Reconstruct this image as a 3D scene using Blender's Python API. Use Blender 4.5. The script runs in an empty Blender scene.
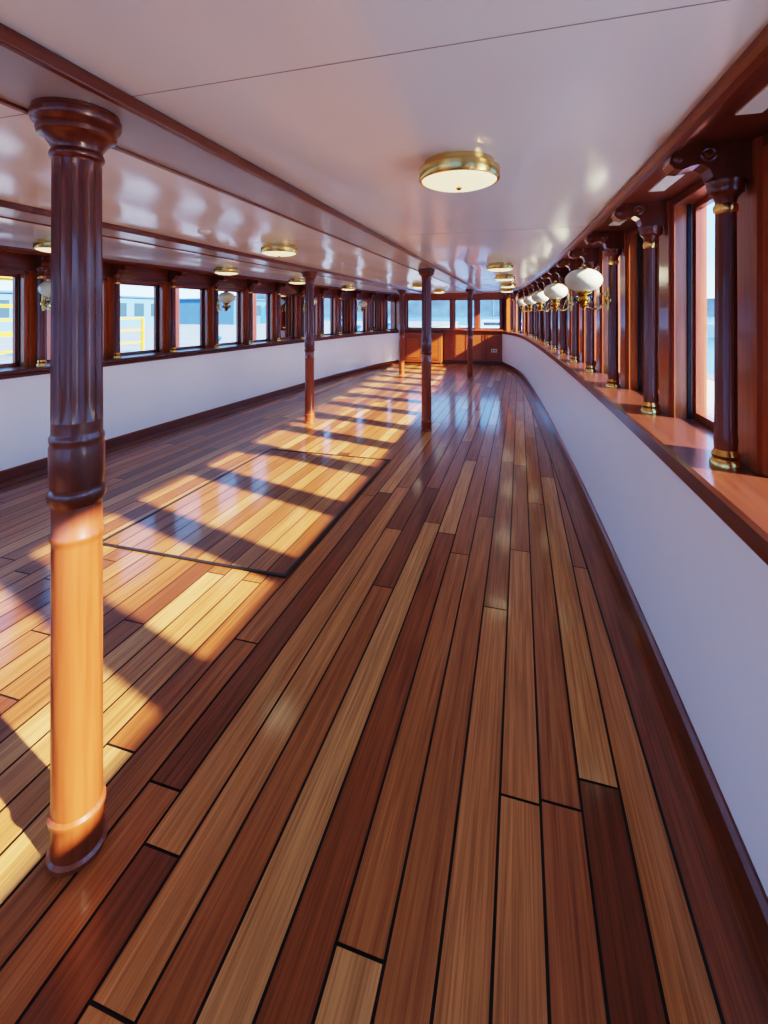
import bpy, bmesh, math, random
from mathutils import Vector, Matrix
random.seed(7)
scene = bpy.context.scene
PI = math.pi
XC = -1.94          # ship centre line
ZC = 2.09           # ceiling
Y0, Y1 = -3.0, 13.8

# ------------------------------------------------------------------ materials
def mat_new(name):
    m = bpy.data.materials.new(name); m.use_nodes = True
    nt = m.node_tree; b = nt.nodes['Principled BSDF']
    return m, nt, b
def N(nt, t, **kw):
    n = nt.nodes.new(t)
    for k, v in kw.items(): setattr(n, k, v)
    return n
def plain(name, col, rough=0.5, metal=0.0, noise=0.06, nscale=8, bump=0.0, spec=0.5, coat=0.0):
    m, nt, b = mat_new(name)
    tc = N(nt, 'ShaderNodeTexCoord'); nz = N(nt, 'ShaderNodeTexNoise')
    nz.inputs['Scale'].default_value = nscale; nz.inputs['Detail'].default_value = 4
    nt.links.new(tc.outputs['Object'], nz.inputs['Vector'])
    cr = N(nt, 'ShaderNodeValToRGB')
    cr.color_ramp.elements[0].position = .3; cr.color_ramp.elements[1].position = .7
    cr.color_ramp.elements[0].color = tuple(max(0, c*(1-noise)) for c in col)+(1,)
    cr.color_ramp.elements[1].color = tuple(min(1, c*(1+noise)) for c in col)+(1,)
    nt.links.new(nz.outputs['Fac'], cr.inputs['Fac']); nt.links.new(cr.outputs['Color'], b.inputs['Base Color'])
    b.inputs['Roughness'].default_value = rough; b.inputs['Metallic'].default_value = metal
    b.inputs['Specular IOR Level'].default_value = spec
    b.inputs['Coat Weight'].default_value = coat; b.inputs['Coat Roughness'].default_value = 0.08
    if bump:
        bp = N(nt, 'ShaderNodeBump'); bp.inputs['Strength'].default_value = bump; bp.inputs['Distance'].default_value = .01
        nt.links.new(nz.outputs['Fac'], bp.inputs['Height']); nt.links.new(bp.outputs['Normal'], b.inputs['Normal'])
    return m
def wood(name, dark, light, axis='Z', rough=0.3, coat=0.4):
    m, nt, b = mat_new(name)
    tc = N(nt, 'ShaderNodeTexCoord'); mp = N(nt, 'ShaderNodeMapping')
    s = {'X': (1.5, 30, 30), 'Y': (30, 1.5, 30), 'Z': (30, 30, 1.5)}[axis]
    mp.inputs['Scale'].default_value = s
    nz = N(nt, 'ShaderNodeTexNoise'); nz.inputs['Scale'].default_value = 1.6; nz.inputs['Detail'].default_value = 7
    nz.inputs['Distortion'].default_value = .4
    nt.links.new(tc.outputs['Object'], mp.inputs['Vector']); nt.links.new(mp.outputs['Vector'], nz.inputs['Vector'])
    cr = N(nt, 'ShaderNodeValToRGB')
    cr.color_ramp.elements[0].position = .3; cr.color_ramp.elements[1].position = .72
    cr.color_ramp.elements[0].color = dark+(1,); cr.color_ramp.elements[1].color = light+(1,)
    nt.links.new(nz.outputs['Fac'], cr.inputs['Fac']); nt.links.new(cr.outputs['Color'], b.inputs['Base Color'])
    b.inputs['Roughness'].default_value = rough
    b.inputs['Coat Weight'].default_value = coat; b.inputs['Coat Roughness'].default_value = .1
    return m

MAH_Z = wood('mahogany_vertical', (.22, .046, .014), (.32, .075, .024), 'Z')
MAH_Y = wood('mahogany_long', (.12, .026, .010), (.19, .045, .016), 'Y')
MAH_X = wood('mahogany_cross', (.28, .060, .014), (.42, .11, .026), 'X')
PIER = wood('mahogany_pier', (.30, .072, .018), (.43, .120, .034), 'Z')
SILL = wood('mahogany_sill', (.10, .029, .018), (.145, .047, .028), 'Y', rough=.3)
DARK = plain('dark_mahogany', (.10, .023, .010), .3, coat=.4)
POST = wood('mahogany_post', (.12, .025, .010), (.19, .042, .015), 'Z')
WHITE = plain('wall_paint_white', (.86, .88, .90), .4, noise=.012, nscale=2)
BRASS = plain('polished_brass', (.78, .47, .16), .25, metal=1.0, noise=.08)
BLACK = plain('black_caulk', (.008, .006, .006), .6)
STEEL = plain('hatch_dark_metal', (.03, .025, .022), .4, metal=.5)
CREAM = plain('cream_panel', (.70, .65, .58), .3, noise=.02)
PLAST = plain('white_plastic', (.8, .8, .78), .4)
HULL = plain('hull_white_paint', (.85, .85, .85), .4)

# ceiling paint, glossy, faint unevenness
m, nt, b = mat_new('ceiling_gloss_paint'); CEIL = m
tc = N(nt, 'ShaderNodeTexCoord'); mp = N(nt, 'ShaderNodeMapping'); mp.inputs['Scale'].default_value = (1.1, .35, 1)
nz = N(nt, 'ShaderNodeTexNoise'); nz.inputs['Scale'].default_value = 1.2; nz.inputs['Detail'].default_value = 1
nt.links.new(tc.outputs['Object'], mp.inputs['Vector']); nt.links.new(mp.outputs['Vector'], nz.inputs['Vector'])
bp = N(nt, 'ShaderNodeBump'); bp.inputs['Strength'].default_value = .6; bp.inputs['Distance'].default_value = .14
nt.links.new(nz.outputs['Fac'], bp.inputs['Height']); nt.links.new(bp.outputs['Normal'], b.inputs['Normal'])
b.inputs['Base Color'].default_value = (.86, .89, .88, 1); b.inputs['Roughness'].default_value = .18
b.inputs['Specular IOR Level'].default_value = .6

# opal glass (shades)
m, nt, b = mat_new('opal_glass'); OPAL = m
b.inputs['Base Color'].default_value = (.70, .73, .56, 1); b.inputs['Roughness'].default_value = .12
m, nt, b = mat_new('lit_diffuser'); DIFF = m
b.inputs['Base Color'].default_value = (.9, .84, .55, 1); b.inputs['Roughness'].default_value = .3
b.inputs['Emission Color'].default_value = (1, .82, .42, 1); b.inputs['Emission Strength'].default_value = .32
# window glass: clear sheet, Fresnel-type reflection
def sheet_glass(name, tint):
    m = bpy.data.materials.new(name); m.use_nodes = True; nt = m.node_tree; nt.nodes.clear()
    o = N(nt, 'ShaderNodeOutputMaterial'); mx = N(nt, 'ShaderNodeMixShader')
    tr = N(nt, 'ShaderNodeBsdfTransparent'); gl = N(nt, 'ShaderNodeBsdfGlossy'); fr = N(nt, 'ShaderNodeFresnel')
    tr.inputs['Color'].default_value = tint; gl.inputs['Roughness'].default_value = .02
    fr.inputs['IOR'].default_value = 1.2
    nt.links.new(fr.outputs[0], mx.inputs[0]); nt.links.new(tr.outputs[0], mx.inputs[1]); nt.links.new(gl.outputs[0], mx.inputs[2])
    nt.links.new(mx.outputs[0], o.inputs['Surface'])
    return m
GLASS = sheet_glass('window_glass', (.92, .96, .98, 1))
LGLASS = sheet_glass('lamp_clear_glass', (.85, .88, .82, 1))

# floor planks
m, nt, b = mat_new('teak_planks'); PLANK = m
tc = N(nt, 'ShaderNodeTexCoord'); at = N(nt, 'ShaderNodeAttribute'); at.attribute_name = 'Col'
mul = N(nt, 'ShaderNodeMath', operation='MULTIPLY'); mul.inputs[1].default_value = 37.0
nt.links.new(at.outputs['Alpha'], mul.inputs[0])
cx = N(nt, 'ShaderNodeCombineXYZ'); nt.links.new(mul.outputs[0], cx.inputs[0]); nt.links.new(mul.outputs[0], cx.inputs[1]); nt.links.new(mul.outputs[0], cx.inputs[2])
ad = N(nt, 'ShaderNodeVectorMath', operation='ADD'); nt.links.new(tc.outputs['Object'], ad.inputs[0]); nt.links.new(cx.outputs[0], ad.inputs[1])
def grain(scale, sc, detail, dist, p0, p1, c0, c1):
    mp = N(nt, 'ShaderNodeMapping'); mp.inputs['Scale'].default_value = scale
    nz = N(nt, 'ShaderNodeTexNoise'); nz.inputs['Scale'].default_value = sc; nz.inputs['Detail'].default_value = detail
    nz.inputs['Distortion'].default_value = dist
    nt.links.new(ad.outputs[0], mp.inputs['Vector']); nt.links.new(mp.outputs[0], nz.inputs['Vector'])
    cr = N(nt, 'ShaderNodeValToRGB'); cr.color_ramp.elements[0].position = p0; cr.color_ramp.elements[1].position = p1
    cr.color_ramp.elements[0].color = c0+(1,); cr.color_ramp.elements[1].color = c1+(1,)
    nt.links.new(nz.outputs['Fac'], cr.inputs['Fac']); return cr, nz
g1, n1 = grain((26, .9, 1), 1.5, 5, .6, .3, .7, (.70, .64, .58), (1.15, 1.12, 1.08))
g2, n2 = grain((140, 2.2, 1), 1.2, 4, .2, .35, .6, (.74, .67, .60), (1.06, 1.06, 1.06))
def mixmul(a, bb):
    mx = N(nt, 'ShaderNodeMix', data_type='RGBA', blend_type='MULTIPLY'); mx.inputs[0].default_value = 1
    nt.links.new(a, mx.inputs[6]); nt.links.new(bb, mx.inputs[7]); return mx.outputs[2]
c = mixmul(at.outputs['Color'], g1.outputs[0]); c = mixmul(c, g2.outputs[0])
nt.links.new(c, b.inputs['Base Color'])
b.inputs['Roughness'].default_value = .42; b.inputs['Specular IOR Level'].default_value = .4
b.inputs['Coat Weight'].default_value = .5; b.inputs['Coat Roughness'].default_value = .12
bp = N(nt, 'ShaderNodeBump'); bp.inputs['Strength'].default_value = .12; bp.inputs['Distance'].default_value = .003
nt.links.new(n2.outputs['Fac'], bp.inputs['Height']); nt.links.new(bp.outputs['Normal'], b.inputs['Normal'])

# ------------------------------------------------------------------ mesh builder
class MB:
    def __init__(s): s.v = []; s.f = []; s.mi = []; s.sm = []; s.mats = []
    def m(s, mat):
        if mat not in s.mats: s.mats.append(mat)
        return s.mats.index(mat)
    def add(s, vs, fs, mat, smooth=False):
        o = len(s.v); s.v += [tuple(v) for v in vs]; k = s.m(mat)
        for f in fs: s.f.append([i+o for i in f]); s.mi.append(k); s.sm.append(smooth)
    def hexa(s, p, mat):   # p: 4 bottom, 4 top
        s.add(p, [(0,3,2,1),(4,5,6,7),(0,1,5,4),(1,2,6,5),(2,3,7,6),(3,0,4,7)], mat)
    def box(s, x0, x1, y0, y1, z0, z1, mat):
        s.hexa([(x0,y0,z0),(x1,y0,z0),(x1,y1,z0),(x0,y1,z0),(x0,y0,z1),(x1,y0,z1),(x1,y1,z1),(x0,y1,z1)], mat)
    def lathe(s, prof, mat, loc=(0,0,0), seg=32, smooth=True, flute=None, M=None):
        vs = []; n = len(prof)
        for (r, z) in prof:
            for i in range(seg):
                a = 2*PI*i/seg; rr = r
                if flute and flute[0] <= z <= flute[1]:
                    e = min(1, (z-flute[0])/.03, (flute[1]-z)/.03)
                    rr = r - flute[3]*e*(abs(math.sin(a*flute[2]/2))**1.0)
                p = Vector((rr*math.cos(a), rr*math.sin(a), z))
                if M: p = M @ p
                vs.append((p.x+loc[0], p.y+loc[1], p.z+loc[2]))
        fs = []
        for j in range(n-1):
            for i in range(seg):
                k = (i+1) % seg
                fs.append((j*seg+i, j*seg+k, (j+1)*seg+k, (j+1)*seg+i))
        fs.append(tuple(range(seg))[::-1]); fs.append(tuple((n-1)*seg+i for i in range(seg)))
        s.add(vs, fs, mat, smooth)
    def tube(s, pts, r, mat, seg=10):
        vs = []; n = len(pts); P = [Vector(p) for p in pts]
        for j in range(n):
            t = (P[min(j+1, n-1)]-P[max(j-1, 0)]).normalized()
            u = t.orthogonal().normalized() if j == 0 else (pu - t*pu.dot(t)).normalized()
            pu = u; w = t.cross(u)
            for i in range(seg):
                a = 2*PI*i/seg; q = P[j]+u*r*math.cos(a)+w*r*math.sin(a); vs.append(tuple(q))
        fs = [(j*seg+i, j*seg+(i+1) % seg, (j+1)*seg+(i+1) % seg, (j+1)*seg+i) for j in range(n-1) for i in range(seg)]
        fs.append(tuple(range(seg))); fs.append(tuple((n-1)*seg+i for i in range(seg)))
        s.add(vs, fs, mat, True)
    def obj(s, name, bevel=0, sharp=40):
        me = bpy.data.meshes.new(name); me.from_pydata(s.v, [], s.f)
        for mt in s.mats: me.materials.append(mt)
        for i, p in enumerate(me.polygons): p.material_index = s.mi[i]; p.use_smooth = s.sm[i]
        bm = bmesh.new(); bm.from_mesh(me); bmesh.ops.recalc_face_normals(bm, faces=bm.faces)
        for e in bm.edges:
            if len(e.link_faces) == 2 and e.calc_face_angle(0) > math.radians(sharp): e.smooth = False
        bm.to_mesh(me); bm.free()
        o = bpy.data.objects.new(name, me); scene.collection.objects.link(o)
        if bevel:
            md = o.modifiers.new('bevel', 'BEVEL'); md.width = bevel; md.segments = 2; md.limit_method = 'ANGLE'
        return o

# ------------------------------------------------------------------ hull plan
KN = [(-5,2.46),(-3,2.50),(0,2.515),(2,2.50),(4,2.445),(6,2.36),(8,2.25),(10,2.11),(11.4,1.97),(12.5,1.78),(13.2,1.60),(13.8,1.45),(14.6,1.2)]
def hw(y):
    for i in range(1, len(KN)-2):
        if y <= KN[i+1][0] or i == len(KN)-3:
            x0,a = KN[i-1]; x1,b_ = KN[i]; x2,c_ = KN[i+1]; x3,d_ = KN[i+2]
            m1 = (c_-a)/(x2-x0); m2 = (d_-b_)/(x3-x1); h = x2-x1; t = (y-x1)/h
            return (2*t**3-3*t*t+1)*b_+(t**3-2*t*t+t)*h*m1+(-2*t**3+3*t*t)*c_+(t**3-t*t)*h*m2
def P(side, y, t, z):
    w = hw(y); dw = (hw(y+.01)-hw(y-.01))/.02; l = math.hypot(1, dw)
    return (XC+side*(w+t/l), y-dw*t/l, z)
def sweep(mb, side, prof, mat, ya=Y0, yb=Y1, step=.3):
    n = int((yb-ya)/step)+1; k = len(prof); vs = []
    for j in range(n+1):
        y = ya+(yb-ya)*j/n
        for (t, z) in prof: vs.append(P(side, y, t, z))
    fs = [(j*k+i, j*k+(i+1) % k, (j+1)*k+(i+1) % k, (j+1)*k+i) for j in range(n) for i in range(k)]
    fs.append(tuple(range(k))); fs.append(tuple(n*k+i for i in range(k)))
    mb.add(vs, fs, mat, False)
def R(t0, t1, z0, z1): return [(t0,z0),(t1,z0),(t1,z1),(t0,z1)]
def hbox(mb, side, ya, yb, t0, t1, z0, z1, mat):
    mb.hexa([P(side,ya,t0,z0),P(side,ya,t1,z0),P(side,yb,t1,z0),P(side,yb,t0,z0),
             P(side,ya,t0,z1),P(side,ya,t1,z1),P(side,yb,t1,z1),P(side,yb,t0,z1)], mat)

# ------------------------------------------------------------------ floor
W = .12; GAP = .0080
pal = [((.27,.088,.026),3),((.34,.122,.036),4),((.41,.160,.048),4.2),((.48,.212,.070),3.4),((.56,.285,.105),2.6),((.18,.056,.019),2.4)]
vs=[];fs=[];cols=[]
def pick(s=1.0):
    r = random.random()*sum(w for _,w in pal)
    for c_,w in pal:
        r -= w
        if r <= 0: break
    k = random.uniform(.88,1.12)*s; return tuple(x*k for x in c_)
def plank(x0,x1,y0,y1,col,seed,z=0.0):
    o=len(vs); vs.extend([(x0,y0,z),(x1,y0,z),(x1,y1,z),(x0,y1,z)]); fs.append((o,o+1,o+2,o+3)); cols.append(col+(seed,))
HX0,HX1,HY0,HY1 = -2.62,-1.29,2.38,4.54
nrow = int(2.75/W)+1
for i in range(-nrow, nrow+1):
    xc = XC+i*W+.02; x0=xc-W/2+GAP/2; x1=xc+W/2-GAP/2
    y = Y0-random.uniform(0,2.2)
    segs=[]
    while y < Y1:
        L = random.uniform(1.4,2.9); segs.append((y,y+L)); y += L
    ax = max(abs(x0-XC),abs(x1-XC))
    ymax = Y1
    while ymax > 0 and hw(ymax)+.05 < ax: ymax -= .05
    for a,b_ in segs:
        a=max(a,Y0); b_=min(b_,ymax)
        if b_-a<.05: continue
        plank(x0,x1,a+GAP/2,b_-GAP/2,pick(),random.random())
me = bpy.data.meshes.new('floor'); me.from_pydata(vs,[],fs); me.materials.append(PLANK)
ca = me.color_attributes.new('Col','FLOAT_COLOR','CORNER')
for p in me.polygons:
    for li in p.loop_indices: ca.data[li].color = cols[p.index]
fl = bpy.data.objects.new('floor', me); scene.collection.objects.link(fl)
# caulk bed / deck under planks follows the hull
mb = MB(); n=60; vv=[]
for j in range(n+1):
    y=Y0+(Y1-Y0)*j/n
    for z in (-.003,-.15):
        vv.append(P(-1,y,.3,z)); vv.append(P(1,y,.3,z))
ff=[]
for j in range(n):
    a=j*4; c_=a+4
    ff += [(a,a+1,c_+1,c_),(a+2,a+3,c_+3,c_+2),(a,a+2,c_+2,c_),(a+1,a+3,c_+3,c_+1)]
mb.add(vv,ff,BLACK); fb=mb.obj('floor_caulk'); fb.parent=fl

def attr_wood(o, col):
    ca=o.data.color_attributes.new('Col','FLOAT_COLOR','CORNER')
    for d in ca.data: d.color=col
# margin planks
for side,nm in ((1,'trim_floor_margin_right'),(-1,'trim_floor_margin_left')):
    mb=MB(); sweep(mb,side,R(-.155,-.002,-.002,.002),PLANK); o=mb.obj(nm); attr_wood(o,(.25,.080,.024,.3))
    mb2=MB(); sweep(mb2,side,R(-.163,-.155,-.002,.0022),BLACK); q=mb2.obj('margin_caulk'); q.parent=o

# hatch: own planks + metal frame
vs=[];fs=[];cols=[]
nh=11; wh=(HX1-HX0)/nh
for i in range(nh):
    plank(HX0+i*wh+GAP/2,HX0+(i+1)*wh-GAP/2,HY0,HY1,pick(.82),random.random(),.003)
me=bpy.data.meshes.new('floor_hatch'); me.from_pydata(vs,[],fs); me.materials.append(PLANK)
ca=me.color_attributes.new('Col','FLOAT_COLOR','CORNER')
for p in me.polygons:
    for li in p.loop_indices: ca.data[li].color=cols[p.index]
hp=bpy.data.objects.new('planks',me); scene.collection.objects.link(hp)
mb=MB()
mb.box(HX0,HX1,HY0,HY1,0,.002,BLACK)
f=.018
mb.box(HX0-f,HX1+f,HY0-f,HY0+.004,0,.007,STEEL); mb.box(HX0-f,HX1+f,HY1-.004,HY1+f,0,.007,STEEL)
mb.box(HX0-f,HX0+.004,HY0,HY1,0,.007,STEEL); mb.box(HX1-.004,HX1+f,HY0,HY1,0,.007,STEEL)
ho=mb.obj('floor_hatch'); hp.parent=ho

# ------------------------------------------------------------------ ceiling slab
mb=MB(); vv=[]
for j in range(n+1):
    y=Y0+(Y1-Y0)*j/n
    for z in (ZC,ZC+.16):
        vv.append(P(-1,y,.36,z)); vv.append(P(1,y,.36,z))
ff=[]
for j in range(n):
    a=j*4; c_=a+4
    ff += [(a,a+1,c_+1,c_),(a+2,a+3,c_+3,c_+2),(a,a+2,c_+2,c_),(a+1,a+3,c_+3,c_+1)]
ff += [(0,1,3,2),(n*4,n*4+1,n*4+3,n*4+2)]
mb.add(vv,ff,CEIL)
SEAM=plain('ceiling_seam',(.32,.29,.28),.6)
for k in range(-1,6):
    y=1.02+2.4*k
    if y<Y1-.2: mb.box(XC-hw(y)+.1,XC+hw(y)-.1,y-.0013,y+.0013,ZC-.001,ZC+.01,SEAM)
mb.obj('ceiling')
mb=MB(); mb.box(XC-2.1,XC+2.1,Y1,Y1+.4,ZC,ZC+.16,HULL); mb.obj('wall_front_roof_edge')

# ceiling beams with wood mouldings
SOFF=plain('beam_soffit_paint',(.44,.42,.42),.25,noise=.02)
for xb in (-1.165,-2.745):
    mb=MB(); h=.155
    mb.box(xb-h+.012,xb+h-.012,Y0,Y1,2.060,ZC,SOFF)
    for s in (-1,1):
        xa=xb+s*h
        mb.box(min(xa,xa-s*.022),max(xa,xa-s*.022),Y0,Y1,2.052,ZC,MAH_Y)
    mb.obj('ceiling_beam',bevel=.004)

# ------------------------------------------------------------------ side walls
PITCH=.865
posts={1:[1.83+PITCH*k for k in range(-5,14)], -1:[1.69+PITCH*k for k in range(-5,14)]}
ZS=.985; TO=.32; HP=.11
win_n=0
for side,nm in ((1,'right'),(-1,'left')):
    ZW = 2.03 if side==1 else 1.87
    ps=[y for y in posts[side] if Y0+.2<y<13.35]
    mb=MB()
    sweep(mb,side,R(0,TO,-.3,.94),WHITE)
    sweep(mb,side,R(.18,TO,ZW,ZC),MAH_Y)
    edges=[Y0]+ps+[Y1]
    for y in ps:
        hbox(mb,side,y-HP,y+HP,.18,TO,ZS-.01,ZW+.01,PIER)
        hbox(mb,side,y-.07,y+.07,.165,.18,ZS,min(ZW+.06,2.065),PIER)
    hbox(mb,side,Y0,Y0+HP,.18,TO,ZS-.01,ZW+.01,PIER)
    hbox(mb,side,Y1-.1,Y1,.10,TO,ZS-.01,ZW+.01,PIER)
    mb.obj('wall_'+nm)
    # sill
    mb=MB(); sweep(mb,side,[(-.03,ZS-.035),(-.03,ZS-.006),(-.015,ZS),(.27,ZS),(TO+.02,ZS-.015),(TO+.02,ZS-.05),(0,ZS-.05)],SILL)
    sweep(mb,side,R(-.014,.0,ZS-.075,ZS-.048),MAH_Y)
    mb.obj('trim_sill_'+nm)
    mb=MB(); sweep(mb,side,[(-.02,0),(-.02,.085),(-.008,.1),(0,.1),(0,0)],MAH_Y); mb.obj('baseboard_'+nm)
    # soffit + cornice
    mb=MB()
    sweep(mb,side,R(-.06,.20,ZC-.022,ZC-.001),MAH_Y)
    sweep(mb,side,[(-.085,ZC),(-.085,ZC-.018),(-.074,ZC-.03),(-.06,ZC-.042),(-.045,ZC-.042),(-.045,ZC)],MAH_Y)
    if side==-1:
        sweep(mb,side,R(.15,.20,ZW+.06,ZC-.02),MAH_Y)
        sweep(mb,side,R(.14,.19,ZW+.04,ZW+.065),DARK)
    for a,b_ in zip(ps[:-1],ps[1:]):
        mid=(a+b_)/2+.02
        hbox(mb,side,mid-.13,mid+.13,.02,.085,ZC-.028,ZC-.02,CREAM)
    mb.obj('trim_cornice_'+nm)
    # windows
    for a,b_ in zip(edges[:-1],edges[1:]):
        ya=a+HP; yb=b_-HP
        if yb-ya<.15: continue
        win_n+=1; mb=MB(); fz=.025
        hbox(mb,side,ya,ya+fz,.265,.30,ZS,ZW,MAH_Z); hbox(mb,side,yb-fz,yb,.265,.30,ZS,ZW,MAH_Z)
        hbox(mb,side,ya+fz,yb-fz,.265,.30,ZS,ZS+.035,MAH_Z); hbox(mb,side,ya+fz,yb-fz,.265,.30,ZW-.025,ZW,MAH_Z)
        hbox(mb,side,ya,ya+.010,.235,.25,ZS,ZW,BLACK); hbox(mb,side,yb-.010,yb,.235,.25,ZS,ZW,BLACK)
        g=[P(side,ya+fz,.285,ZS+.035),P(side,yb-fz,.285,ZS+.035),P(side,yb-fz,.285,ZW-.025),P(side,ya+fz,.285,ZW-.025)]
        mb.add(g,[(0,1,2,3)],GLASS)
        mb.obj('window_%d'%win_n)
    # posts with scroll brackets
    for y in ps:
        mb=MB(); px,py,_=P(side,y,.105,0)
        mb.lathe([(.046,ZS),(.046,ZS+.014),(.038,1.01),(.042,1.022),(.033,1.04)],BRASS,(px,py,0),24)
        mb.lathe([(.033,1.04),(.035,1.07),(.033,1.09),(.032,1.5),(.030,1.84)],POST,(px,py,0),48,flute=(1.1,1.82,12,.003))
        mb.lathe([(.030,1.835),(.036,1.845),(.036,1.86),(.030,1.87)],BRASS,(px,py,0),24)
        mb.lathe([(.030,1.868),(.033,1.885),(.043,1.90),(.052,1.905),(.052,1.925),(.056,1.93),(.056,1.945)],POST,(px,py,0),24)
        prof=[(.19,1.94),(.08,1.94),(.055,1.955),(.045,1.985),(.02,2.0),(-.01,1.995),(-.035,1.985),(-.06,1.99),(-.075,2.01),(-.07,2.035),(-.055,2.05),(-.05,2.069),(.19,2.069)]
        k=len(prof); wv=.04
        q=[P(side,y-wv,t,z) for t,z in prof]+[P(side,y+wv,t,z) for t,z in prof]
        f2=[tuple(range(k)),tuple(range(k,2*k))]+[(i,(i+1)%k,k+(i+1)%k,k+i) for i in range(k)]
        mb.add(q,f2,POST)
        for s2 in (-1,1):
            c1=P(side,y+s2*wv,.04,2.03); M=Matrix.Rotation(PI/2*(-s2),4,'X')
            mb.lathe([(.026,-.002),(.026,.006),(.020,.009),(.014,.006),(.008,.012)],POST,c1,20,M=M)
            c1=P(side,y+s2*wv,-.05,2.02)
            mb.lathe([(.014,-.002),(.014,.006),(.007,.009)],POST,c1,16,M=M)
        mb.obj('window_post')

# ------------------------------------------------------------------ front wall
mb=MB()
xa,xb=XC-1.9,XC+1.9
mb.box(xa,xb,Y1,Y1+.3,-.3,1.0,MAH_X)
mb.box(xa,xb,Y1,Y1+.3,1.92,ZC,MAH_X)
mb.box(XC-1.47,XC+1.47,Y1-.08,Y1+.3,.98,1.02,MAH_X)
nw=4; ww=2.9/nw
fp=[XC-1.45+i*ww for i in range(nw+1)]
for i,x in enumerate(fp): mb.box(x-.06,x+.06,Y1,Y1+.3,1.0,1.93,MAH_Z)
mb.box(xa,fp[0],Y1,Y1+.3,1.0,1.93,MAH_Z); mb.box(fp[-1],xb,Y1,Y1+.3,1.0,1.93,MAH_Z)
for i in range(6):
    x=XC-1.42+i*2.84/6
    for (a,b_,c_,d_) in ((x+.03,x+.44,.1,.13),(x+.03,x+.44,.90,.93)): mb.box(a,b_,Y1-.018,Y1,c_,d_,MAH_X)
    for (a,b_) in ((x+.03,x+.06),(x+.41,x+.44)): mb.box(a,b_,Y1-.018,Y1,.1,.93,MAH_Z)
    mb.box(x+.1,x+.37,Y1-.012,Y1,.17,.86,MAH_X)
mb.obj('wall_front',bevel=.004)
mb=MB(); mb.box(XC-1.45,XC+1.45,Y1-.025,Y1-.0,0,.1,DARK); mb.obj('baseboard_front')
for i in range(nw):
    win_n+=1; mb=MB(); x0=fp[i]+.06; x1=fp[i+1]-.06
    mb.box(x0,x0+.03,Y1+.12,Y1+.16,1.02,1.92,MAH_Z); mb.box(x1-.03,x1,Y1+.12,Y1+.16,1.02,1.92,MAH_Z)
    mb.box(x0,x1,Y1+.12,Y1+.16,1.02,1.06,MAH_X); mb.box(x0,x1,Y1+.12,Y1+.16,1.88,1.92,MAH_X)
    mb.add([(x0+.03,Y1+.14,1.06),(x1-.03,Y1+.14,1.06),(x1-.03,Y1+.14,1.88),(x0+.03,Y1+.14,1.88)],[(0,1,2,3)],GLASS)
    mb.obj('window_%d'%win_n)
# low locker in front of the panelling
mb=MB()
lx0,lx1=XC-1.38,XC-.25
mb.box(lx0,lx1,Y1-.42,Y1-.03,.06,.86,MAH_X); mb.box(lx0-.02,lx1+.02,Y1-.45,Y1-.03,.86,.9,MAH_X); mb.box(lx0+.03,lx1-.03,Y1-.39,Y1-.04,0,.06,DARK)
for i in range(2):
    a=lx0+.04+i*.54; mb.box(a,a+.5,Y1-.436,Y1-.42,.12,.82,MAH_Z); mb.box(a+.07,a+.43,Y1-.445,Y1-.436,.19,.75,MAH_X)
    mb.lathe([(.012,0),(.016,.02)],BRASS,(a+(.46 if i==0 else .04),Y1-.436,.48),12,M=Matrix.Rotation(PI/2,4,'X'))
mb.obj('wooden_locker',bevel=.004)
mb=MB(); mb.box(XC+1.14,XC+1.30,Y1-.03,Y1-.012,.36,.46,PLAST); mb.box(XC+1.16,XC+1.21,Y1-.034,Y1-.03,.38,.44,SEAM); mb.box(XC+1.23,XC+1.28,Y1-.034,Y1-.03,.38,.44,SEAM)
mb.obj('wall_outlet')
# rear wall behind the camera, unseen: glazing added to let in fill skylight
mb=MB(); mb.box(XC-2.9,XC+2.9,Y0-.15,Y0,-.3,.5,WHITE); mb.box(XC-2.9,XC+2.9,Y0-.15,Y0,2.0,ZC+.16,MAH_X)
for i in range(7): x=XC-2.7+i*.9; mb.box(x-.06,x+.06,Y0-.15,Y0,.5,2.0,PIER)
mb.obj('wall_back')
for i in range(6):  # unseen rear panes, added as openings for fill skylight
    win_n+=1; mb=MB(); x0=XC-2.64+i*.9; x1=x0+.78
    for (a,b_,c_,d_) in ((x0,x0+.03,.5,2.0),(x1-.03,x1,.5,2.0),(x0+.03,x1-.03,.5,.54),(x0+.03,x1-.03,1.96,2.0)): mb.box(a,b_,Y0-.1,Y0-.06,c_,d_,MAH_Z)
    mb.add([(x0+.03,Y0-.08,.54),(x1-.03,Y0-.08,.54),(x1-.03,Y0-.08,1.96),(x0+.03,Y0-.08,1.96)],[(0,1,2,3)],GLASS); mb.obj('window_%d'%win_n)

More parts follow.
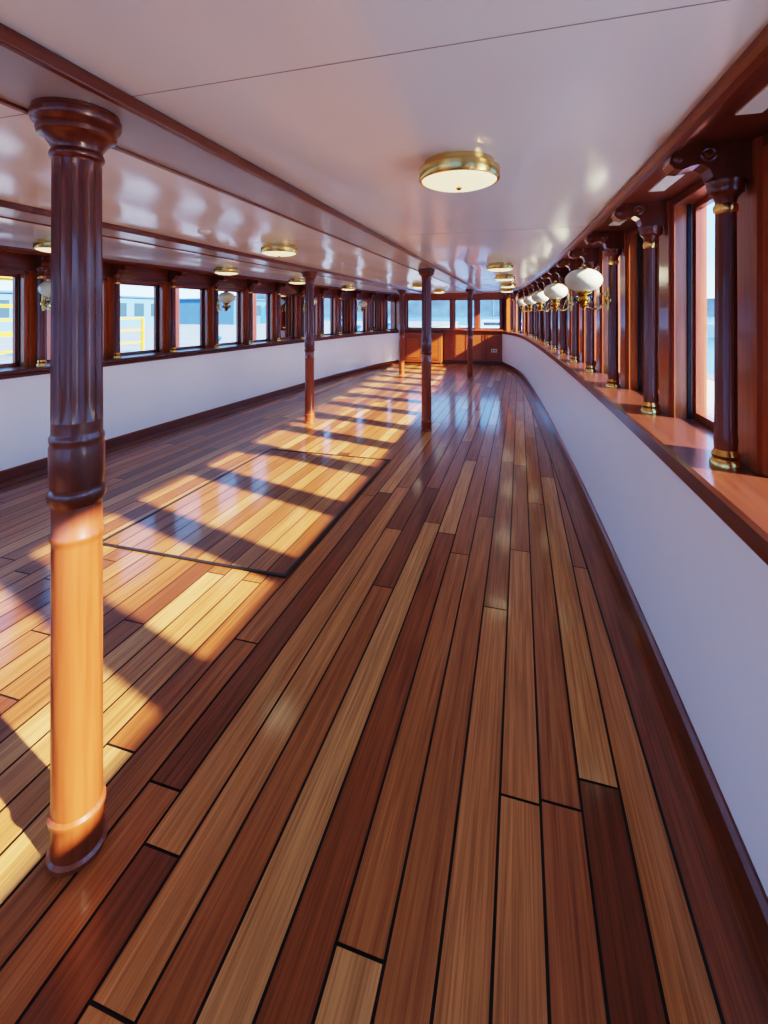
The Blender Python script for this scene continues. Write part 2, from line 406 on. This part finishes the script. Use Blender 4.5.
# ------------------------------------------------------------------ support columns
def column(x,y):
    mb=MB(); K=.885
    S=lambda pr:[(r*K,z) for r,z in pr]
    mb.lathe(S([(.082,0),(.082,.012),(.0735,.02),(.0735,.105),(.079,.112),(.079,.122),(.0705,.13),(.0695,.86),(.0695,.872),(.074,.878),(.074,.888),(.0695,.894),(.0690,.97)]),MAH_Z,(x,y,0),64)  # lower shaft: sunlit tone put into a lighter wood
    mb.lathe(S([(.0690,.97),(.074,.978),(.079,.985),(.0805,.998),(.079,1.01),(.073,1.018),(.074,1.03),(.0765,1.05),(.0765,1.13),(.0735,1.14),(.076,1.147),(.076,1.157),(.071,1.165),(.0705,1.17),(.0705,1.2)]),POST,(x,y,0),64)  # from here up a darker wood, coloured as the unlit shaft
    z=[1.2+.03*i for i in range(25)]
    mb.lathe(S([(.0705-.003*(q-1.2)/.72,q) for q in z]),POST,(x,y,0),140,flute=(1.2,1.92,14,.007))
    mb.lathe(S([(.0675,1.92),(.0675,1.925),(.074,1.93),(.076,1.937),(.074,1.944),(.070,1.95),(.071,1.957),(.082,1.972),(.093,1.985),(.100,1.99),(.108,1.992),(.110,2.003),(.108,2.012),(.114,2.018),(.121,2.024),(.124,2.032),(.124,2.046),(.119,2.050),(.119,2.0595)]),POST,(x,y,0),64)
    return mb.obj('support_column',sharp=35)
for x,y in ((-1.195,1.01),(-1.15,5.85),(-1.13,11.05),(-2.76,1.01),(-2.76,5.8),(-2.76,10.95)): column(x,y)

# ------------------------------------------------------------------ ceiling lamps
def clamp(x,y):
    root=bpy.data.objects.new('ceiling_lamp',None); scene.collection.objects.link(root); root.location=(x,y,ZC)
    mb=MB()
    mb.lathe([(.135,0),(.135,-.02),(.150,-.024),(.157,-.03),(.157,-.068),(.152,-.074),(.146,-.074),(.146,-.066)],BRASS,(0,0,0),64)
    b1=mb.obj('brass_body'); b1.parent=root
    mb=MB()
    mb.lathe([(.145,-.067),(.138,-.078),(.11,-.088),(.06,-.095),(.012,-.097)],DIFF,(0,0,0),48)
    mb.lathe([(.012,-.096),(.012,-.102),(.006,-.108)],BRASS,(0,0,0),16)
    b2=mb.obj('glass_diffuser'); b2.parent=root
    ld=bpy.data.lights.new('lamp_bulb','AREA'); ld.shape='DISK'; ld.size=.28; ld.energy=.12; ld.color=(1,.86,.65)
    lo=bpy.data.objects.new('lamp_bulb',ld); scene.collection.objects.link(lo); lo.location=(0,0,-.115); lo.parent=root
for x,y in ((-.23,1.83),(-.23,5.67),(-.23,7.4),(-.23,9.5),(-.3,11.6),(-2.0,3.6),(-1.95,9.2),(-1.95,11.6),(-3.65,2.9),(-3.65,5.2),(-3.65,7.2),(-3.6,9.5),(-1.94,-.8)): clamp(x,y)
mb=MB(); mb.lathe([(.045,ZC),(.045,ZC-.012),(.036,ZC-.02),(.018,ZC-.026)],PLAST,(-2.18,2.84,0),32); mb.obj('smoke_detector')

# ------------------------------------------------------------------ wall lamps
def wlamp(side,y):
    root=bpy.data.objects.new('wall_lamp',None); scene.collection.objects.link(root)
    gx,gy,_=P(side,y-.02,-.09,0); root.location=(gx,gy,1.73)
    px,py,_=P(side,y,.075,0); px-=gx; py-=gy
    mb=MB()
    pr=[(.045,-.082)]+[(.125*math.cos(a),.085*math.sin(a)) for a in [math.radians(-68+i*10) for i in range(15)]]+[(.03,.083)]
    mb.lathe(pr,OPAL,(0,0,0),40); o=mb.obj('opal_shade'); o.parent=root
    mb=MB()
    mb.lathe([(.03,.08),(.034,.086),(.02,.095),(.01,.10),(.012,.11),(.004,.118)],BRASS,(0,0,0),20)
    mb.lathe([(.05,-.076),(.056,-.084),(.05,-.092),(.03,-.098),(.026,-.104)],BRASS,(0,0,0),24)
    mb.lathe([(.02,-.165),(.034,-.172),(.03,-.18),(.014,-.19),(.010,-.20),(.004,-.206)],BRASS,(0,0,0),20)
    pts=[]
    for i in range(13):
        t=i/12; pts.append((px*t,py*t,-.176-.045*math.sin(PI*t)+.04*t))
    mb.tube(pts,.008,BRASS)
    pts=[(px*(.45+.5*t),py*(.45+.5*t),-.19+.10*math.sin(PI*t*.9)) for t in [i/8 for i in range(9)]]
    mb.tube(pts,.005,BRASS)
    mb.lathe([(.03,-.02),(.03,0),(.02,.012)],BRASS,(px,py,-.13),20)
    mb.lathe([(.014,-.08),(.018,0),(.014,.08)],BRASS,(px,py,-.13),20)
    o=mb.obj('brass_arm'); o.parent=root
    mb=MB(); mb.lathe([(.026,-.10),(.05,-.112),(.066,-.128),(.064,-.145),(.045,-.16),(.022,-.168)],LGLASS,(0,0,0),32); o=mb.obj('glass_font'); o.parent=root
    mb=MB(); mb.lathe([(.02,-.105),(.035,-.12),(.045,-.135),(.038,-.15),(.018,-.164)],BRASS,(0,0,0),24); o=mb.obj('burner'); o.parent=root
for k in (2,4,6,8,10): wlamp(1,posts[1][k+5])
for k in (2,5,8,11): wlamp(-1,posts[-1][k+5])

# ------------------------------------------------------------------ exterior
for side,nm in ((1,'right'),(-1,'left')):  # white side deck and bulwark, added to bounce sun up to the ceiling
    mb=MB(); sweep(mb,side,R(TO+.03,TO+1.3,.35,.45),HULL,step=.6); sweep(mb,side,R(TO+1.24,TO+1.3,.45,.78),HULL,step=.6)
    sweep(mb,side,R(TO+1.2,TO+1.32,.78,.82),SILL,step=.6); mb.obj('side_deck')
m,nt,b=mat_new('harbour_water'); WATER=m
b.inputs['Base Color'].default_value=(.02,.09,.22,1); b.inputs['Roughness'].default_value=.2
tc=N(nt,'ShaderNodeTexCoord'); nz=N(nt,'ShaderNodeTexNoise'); nz.inputs['Scale'].default_value=1.2; nz.inputs['Detail'].default_value=5
nt.links.new(tc.outputs['Object'],nz.inputs['Vector']); bp=N(nt,'ShaderNodeBump'); bp.inputs['Strength'].default_value=.6
nt.links.new(nz.outputs['Fac'],bp.inputs['Height']); nt.links.new(bp.outputs['Normal'],b.inputs['Normal'])
mb=MB(); mb.add([(-900,-900,-2.15),(900,-900,-2.15),(900,900,-2.15),(-900,900,-2.15)],[(0,1,2,3)],WATER); mb.obj('harbour_water')
CONC=plain('quay_concrete',(.20,.25,.30),.8,noise=.15,nscale=1.5,bump=.2)
mb=MB(); mb.box(-60,-9,-20,70,-2.1,.1,CONC); mb.box(-60,-8.8,-20,70,.1,.22,CONC); mb.obj('quay_ground')
YEL=plain('yellow_paint',(.55,.34,.01),.4); BLUE=plain('blue_paint',(.02,.10,.30),.4); GRY=plain('grey_cladding',(.05,.13,.26),.6); WIN=plain('dark_window',(.03,.06,.10),.1)
LBL=plain('pale_blue_cladding',(.08,.20,.36),.6)
TREE=plain('tree_foliage',(.03,.07,.025),.8,noise=.5,nscale=3,bump=.6)
mb=MB()
for i in range(6):
    y=5+i*1.5; mb.box(-12.04,-11.96,y-.04,y+.04,.2,1.35,YEL)
for z in (.55,.95,1.33): mb.box(-12.03,-11.97,5,12.5,z-.03,z+.03,YEL)
mb.obj('dock_railing')
mb=MB()
for (x,y) in ((-13.5,8.6),(-14.7,8.6),(-13.5,10.4),(-14.7,10.4)): mb.box(x-.06,x+.06,y-.06,y+.06,.2,3.2,YEL)
for z in (.9,1.7,2.5,3.15):
    for x in (-13.5,-14.7): mb.box(x-.04,x+.04,8.6,10.4,z-.04,z+.04,YEL)
    for y in (8.6,10.4): mb.box(-14.7,-13.5,y-.04,y+.04,z-.04,z+.04,YEL)
mb.box(-14.9,-13.3,8.4,10.6,3.2,3.3,YEL); mb.obj('gangway_tower')
def building(x,y,w,d,h,mat):
    mb=MB(); mb.box(x-w/2,x+w/2,y-d/2,y+d/2,.22,h,mat); mb.box(x-w/2-.2,x+w/2+.2,y-d/2-.2,y+d/2+.2,h,h+.15,GRY)
    k=int(d/2)
    for i in range(k):
        yy=y-d/2+1+i*2; mb.box(x+w/2,x+w/2+.05,yy-.55,yy+.55,1.2,min(h-.3,2.4),WIN)
    mb.box(x+w/2,x+w/2+.06,y-.5,y+.5,.22,2.2,BLUE)
    mb.obj('harbour_building')
building(-34,12,8,12,2.6,LBL); building(-38,30,8,16,2.9,LBL); building(-34,50,8,12,3.0,GRY); building(-42,-4,8,12,3.2,LBL)
def tree(x,y,h):
    mb=MB(); mb.lathe([(.25,.22),(.16,h*.5),(.05,h*.8)],DARK,(x,y,0),10)
    for i in range(9):
        a=i*2.4; r=h*.2*random.uniform(.6,1); cx_,cy_,cz_=x+math.cos(a)*h*.16,y+math.sin(a)*h*.16,h*(.55+.35*random.random())
        mb.lathe([(r*math.sin(q),-r*math.cos(q)) for q in [.1+.37*j for j in range(9)]],TREE,(cx_,cy_,cz_),12)
    mb.obj('tree')
for x,y,h in ((-27,22,3.4),(-26,3,3.2)): tree(x,y,h)
for i,(x,y,h) in enumerate(((-8.2,6.5,2.6),(-8.2,9.5,2.4),(-8.2,13,2.7),(-8.2,17,2.5),(-8.2,22,2.6),(-8.2,28,2.7))):
    mb=MB(); mb.lathe([(.16,-2.15),(.15,h-.3),(.17,h-.28),(.17,h-.1),(.05,h)],DARK,(x,y,0),16); mb.obj('mooring_pile')
for i in range(5):
    mb=MB(); mb.lathe([(.22,.22),(.2,.25),(.14,.3),(.14,.55),(.22,.62),(.24,.7),(.18,.76),(.04,.78)],BLUE,(-9.6,6+i*7,0),20); mb.obj('mooring_bollard')
def boat(x,y,ang,s,name):
    mb=MB(); L=6*s; B=1.3*s
    sec=[(-1,.8,0),(-.6,1,0),(0,1,0),(.5,.75,.1),(.8,.4,.2),(1,.02,.3)]
    vv=[];
    for (u,w,dz) in sec:
        vv += [(-B*w,u*L,1.0*s+dz*s-2),(-B*w*.7,u*L*.95,-2.14),(B*w*.7,u*L*.95,-2.14),(B*w,u*L,1.0*s+dz*s-2)]
    ff=[(j*4+i,j*4+(i+1)%4,(j+1)*4+(i+1)%4,(j+1)*4+i) for j in range(5) for i in range(4)]+[(0,1,2,3),(20,21,22,23)]
    mb.add(vv,ff,HULL)
    mb.box(-B*.6,B*.6,-L*.5,L*.3,s-2,1.9*s-2,HULL); mb.box(-B*.62,B*.62,-L*.45,L*.25,1.3*s-2,1.65*s-2,WIN)
    mb.lathe([(.09*s,s-2),(.05*s,9*s-2)],GRY,(0,L*.1,0),12); mb.tube([(0,L*.1,2.4*s-2),(0,-L*.6,2.3*s-2)],.07*s,BLUE)
    for q in (1,-1): mb.tube([(0,L*.1,8.8*s-2),(q*B*.95,0,s-2)],.015*s,GRY,6)
    mb.tube([(0,L*.1,8.8*s-2),(0,L*.98,1.3*s-2)],.015*s,GRY,6)
    o=mb.obj(name); o.matrix_world=Matrix.Translation((x,y,0))@Matrix.Rotation(ang,4,'Z')
boat(22,40,.5,1.3,'sailing_boat'); boat(15,18,2.0,1.3,'sailing_boat'); boat(34,75,1,1.5,'sailing_boat'); boat(-3,70,1.4,1.3,'sailing_boat'); boat(30,30,.9,1.6,'sailing_boat')
HILL=plain('wooded_hill',(.025,.07,.14),.9,noise=.4,nscale=.05)
mb=MB(); vv=[];K=160
for i in range(K+1):
    a=2*PI*i/K; r=620
    h=18+18*abs(math.sin(a*2.3+.6))+8*math.sin(a*7+1)+3*math.sin(a*19)
    vv += [(r*math.cos(a),r*math.sin(a),-2.1),((r+40)*math.cos(a),(r+40)*math.sin(a),max(10,h))]
mb.add(vv,[(2*i,2*i+2,2*i+3,2*i+1) for i in range(K)],HILL,True); mb.obj('distant_hills')

# ------------------------------------------------------------------ light
sd=bpy.data.lights.new('sun','SUN'); sd.energy=6.0; sd.angle=math.radians(1.2); sd.color=(1,.85,.66)
so=bpy.data.objects.new('sun',sd); scene.collection.objects.link(so)
so.rotation_euler=Vector((-1,.28,-.53)).to_track_quat('-Z','Y').to_euler()
# clear blue sky: procedural horizon-to-zenith gradient
w=bpy.data.worlds.new('sky'); scene.world=w; w.use_nodes=True; nt=w.node_tree
tc=N(nt,'ShaderNodeTexCoord'); sx=N(nt,'ShaderNodeSeparateXYZ'); cr=N(nt,'ShaderNodeValToRGB')
nt.links.new(tc.outputs['Generated'],sx.inputs[0]); nt.links.new(sx.outputs[2],cr.inputs['Fac'])
e=cr.color_ramp.elements
e[0].position=0.0; e[0].color=(.36,.58,.80,1); e[1].position=.75; e[1].color=(.12,.28,.60,1)
q=e.new(.10); q.color=(.17,.39,.78,1)
bg=nt.nodes['Background']; bg.inputs['Strength'].default_value=1.5
nt.links.new(cr.outputs[0],bg.inputs[0])

# ------------------------------------------------------------------ camera
cd=bpy.data.cameras.new('camera'); cam=bpy.data.objects.new('camera',cd); scene.collection.objects.link(cam)
cam.location=(0,0,1.5); cam.rotation_euler=(PI/2,0,math.atan2(136,464))
cd.sensor_width=36; cd.lens=464/1024*36; cd.shift_y=-199/1024; cd.clip_start=.02; cd.clip_end=3000
scene.camera=cam
scene.view_settings.view_transform='Filmic'
scene.view_settings.look='High Contrast'
scene.view_settings.exposure=2.2
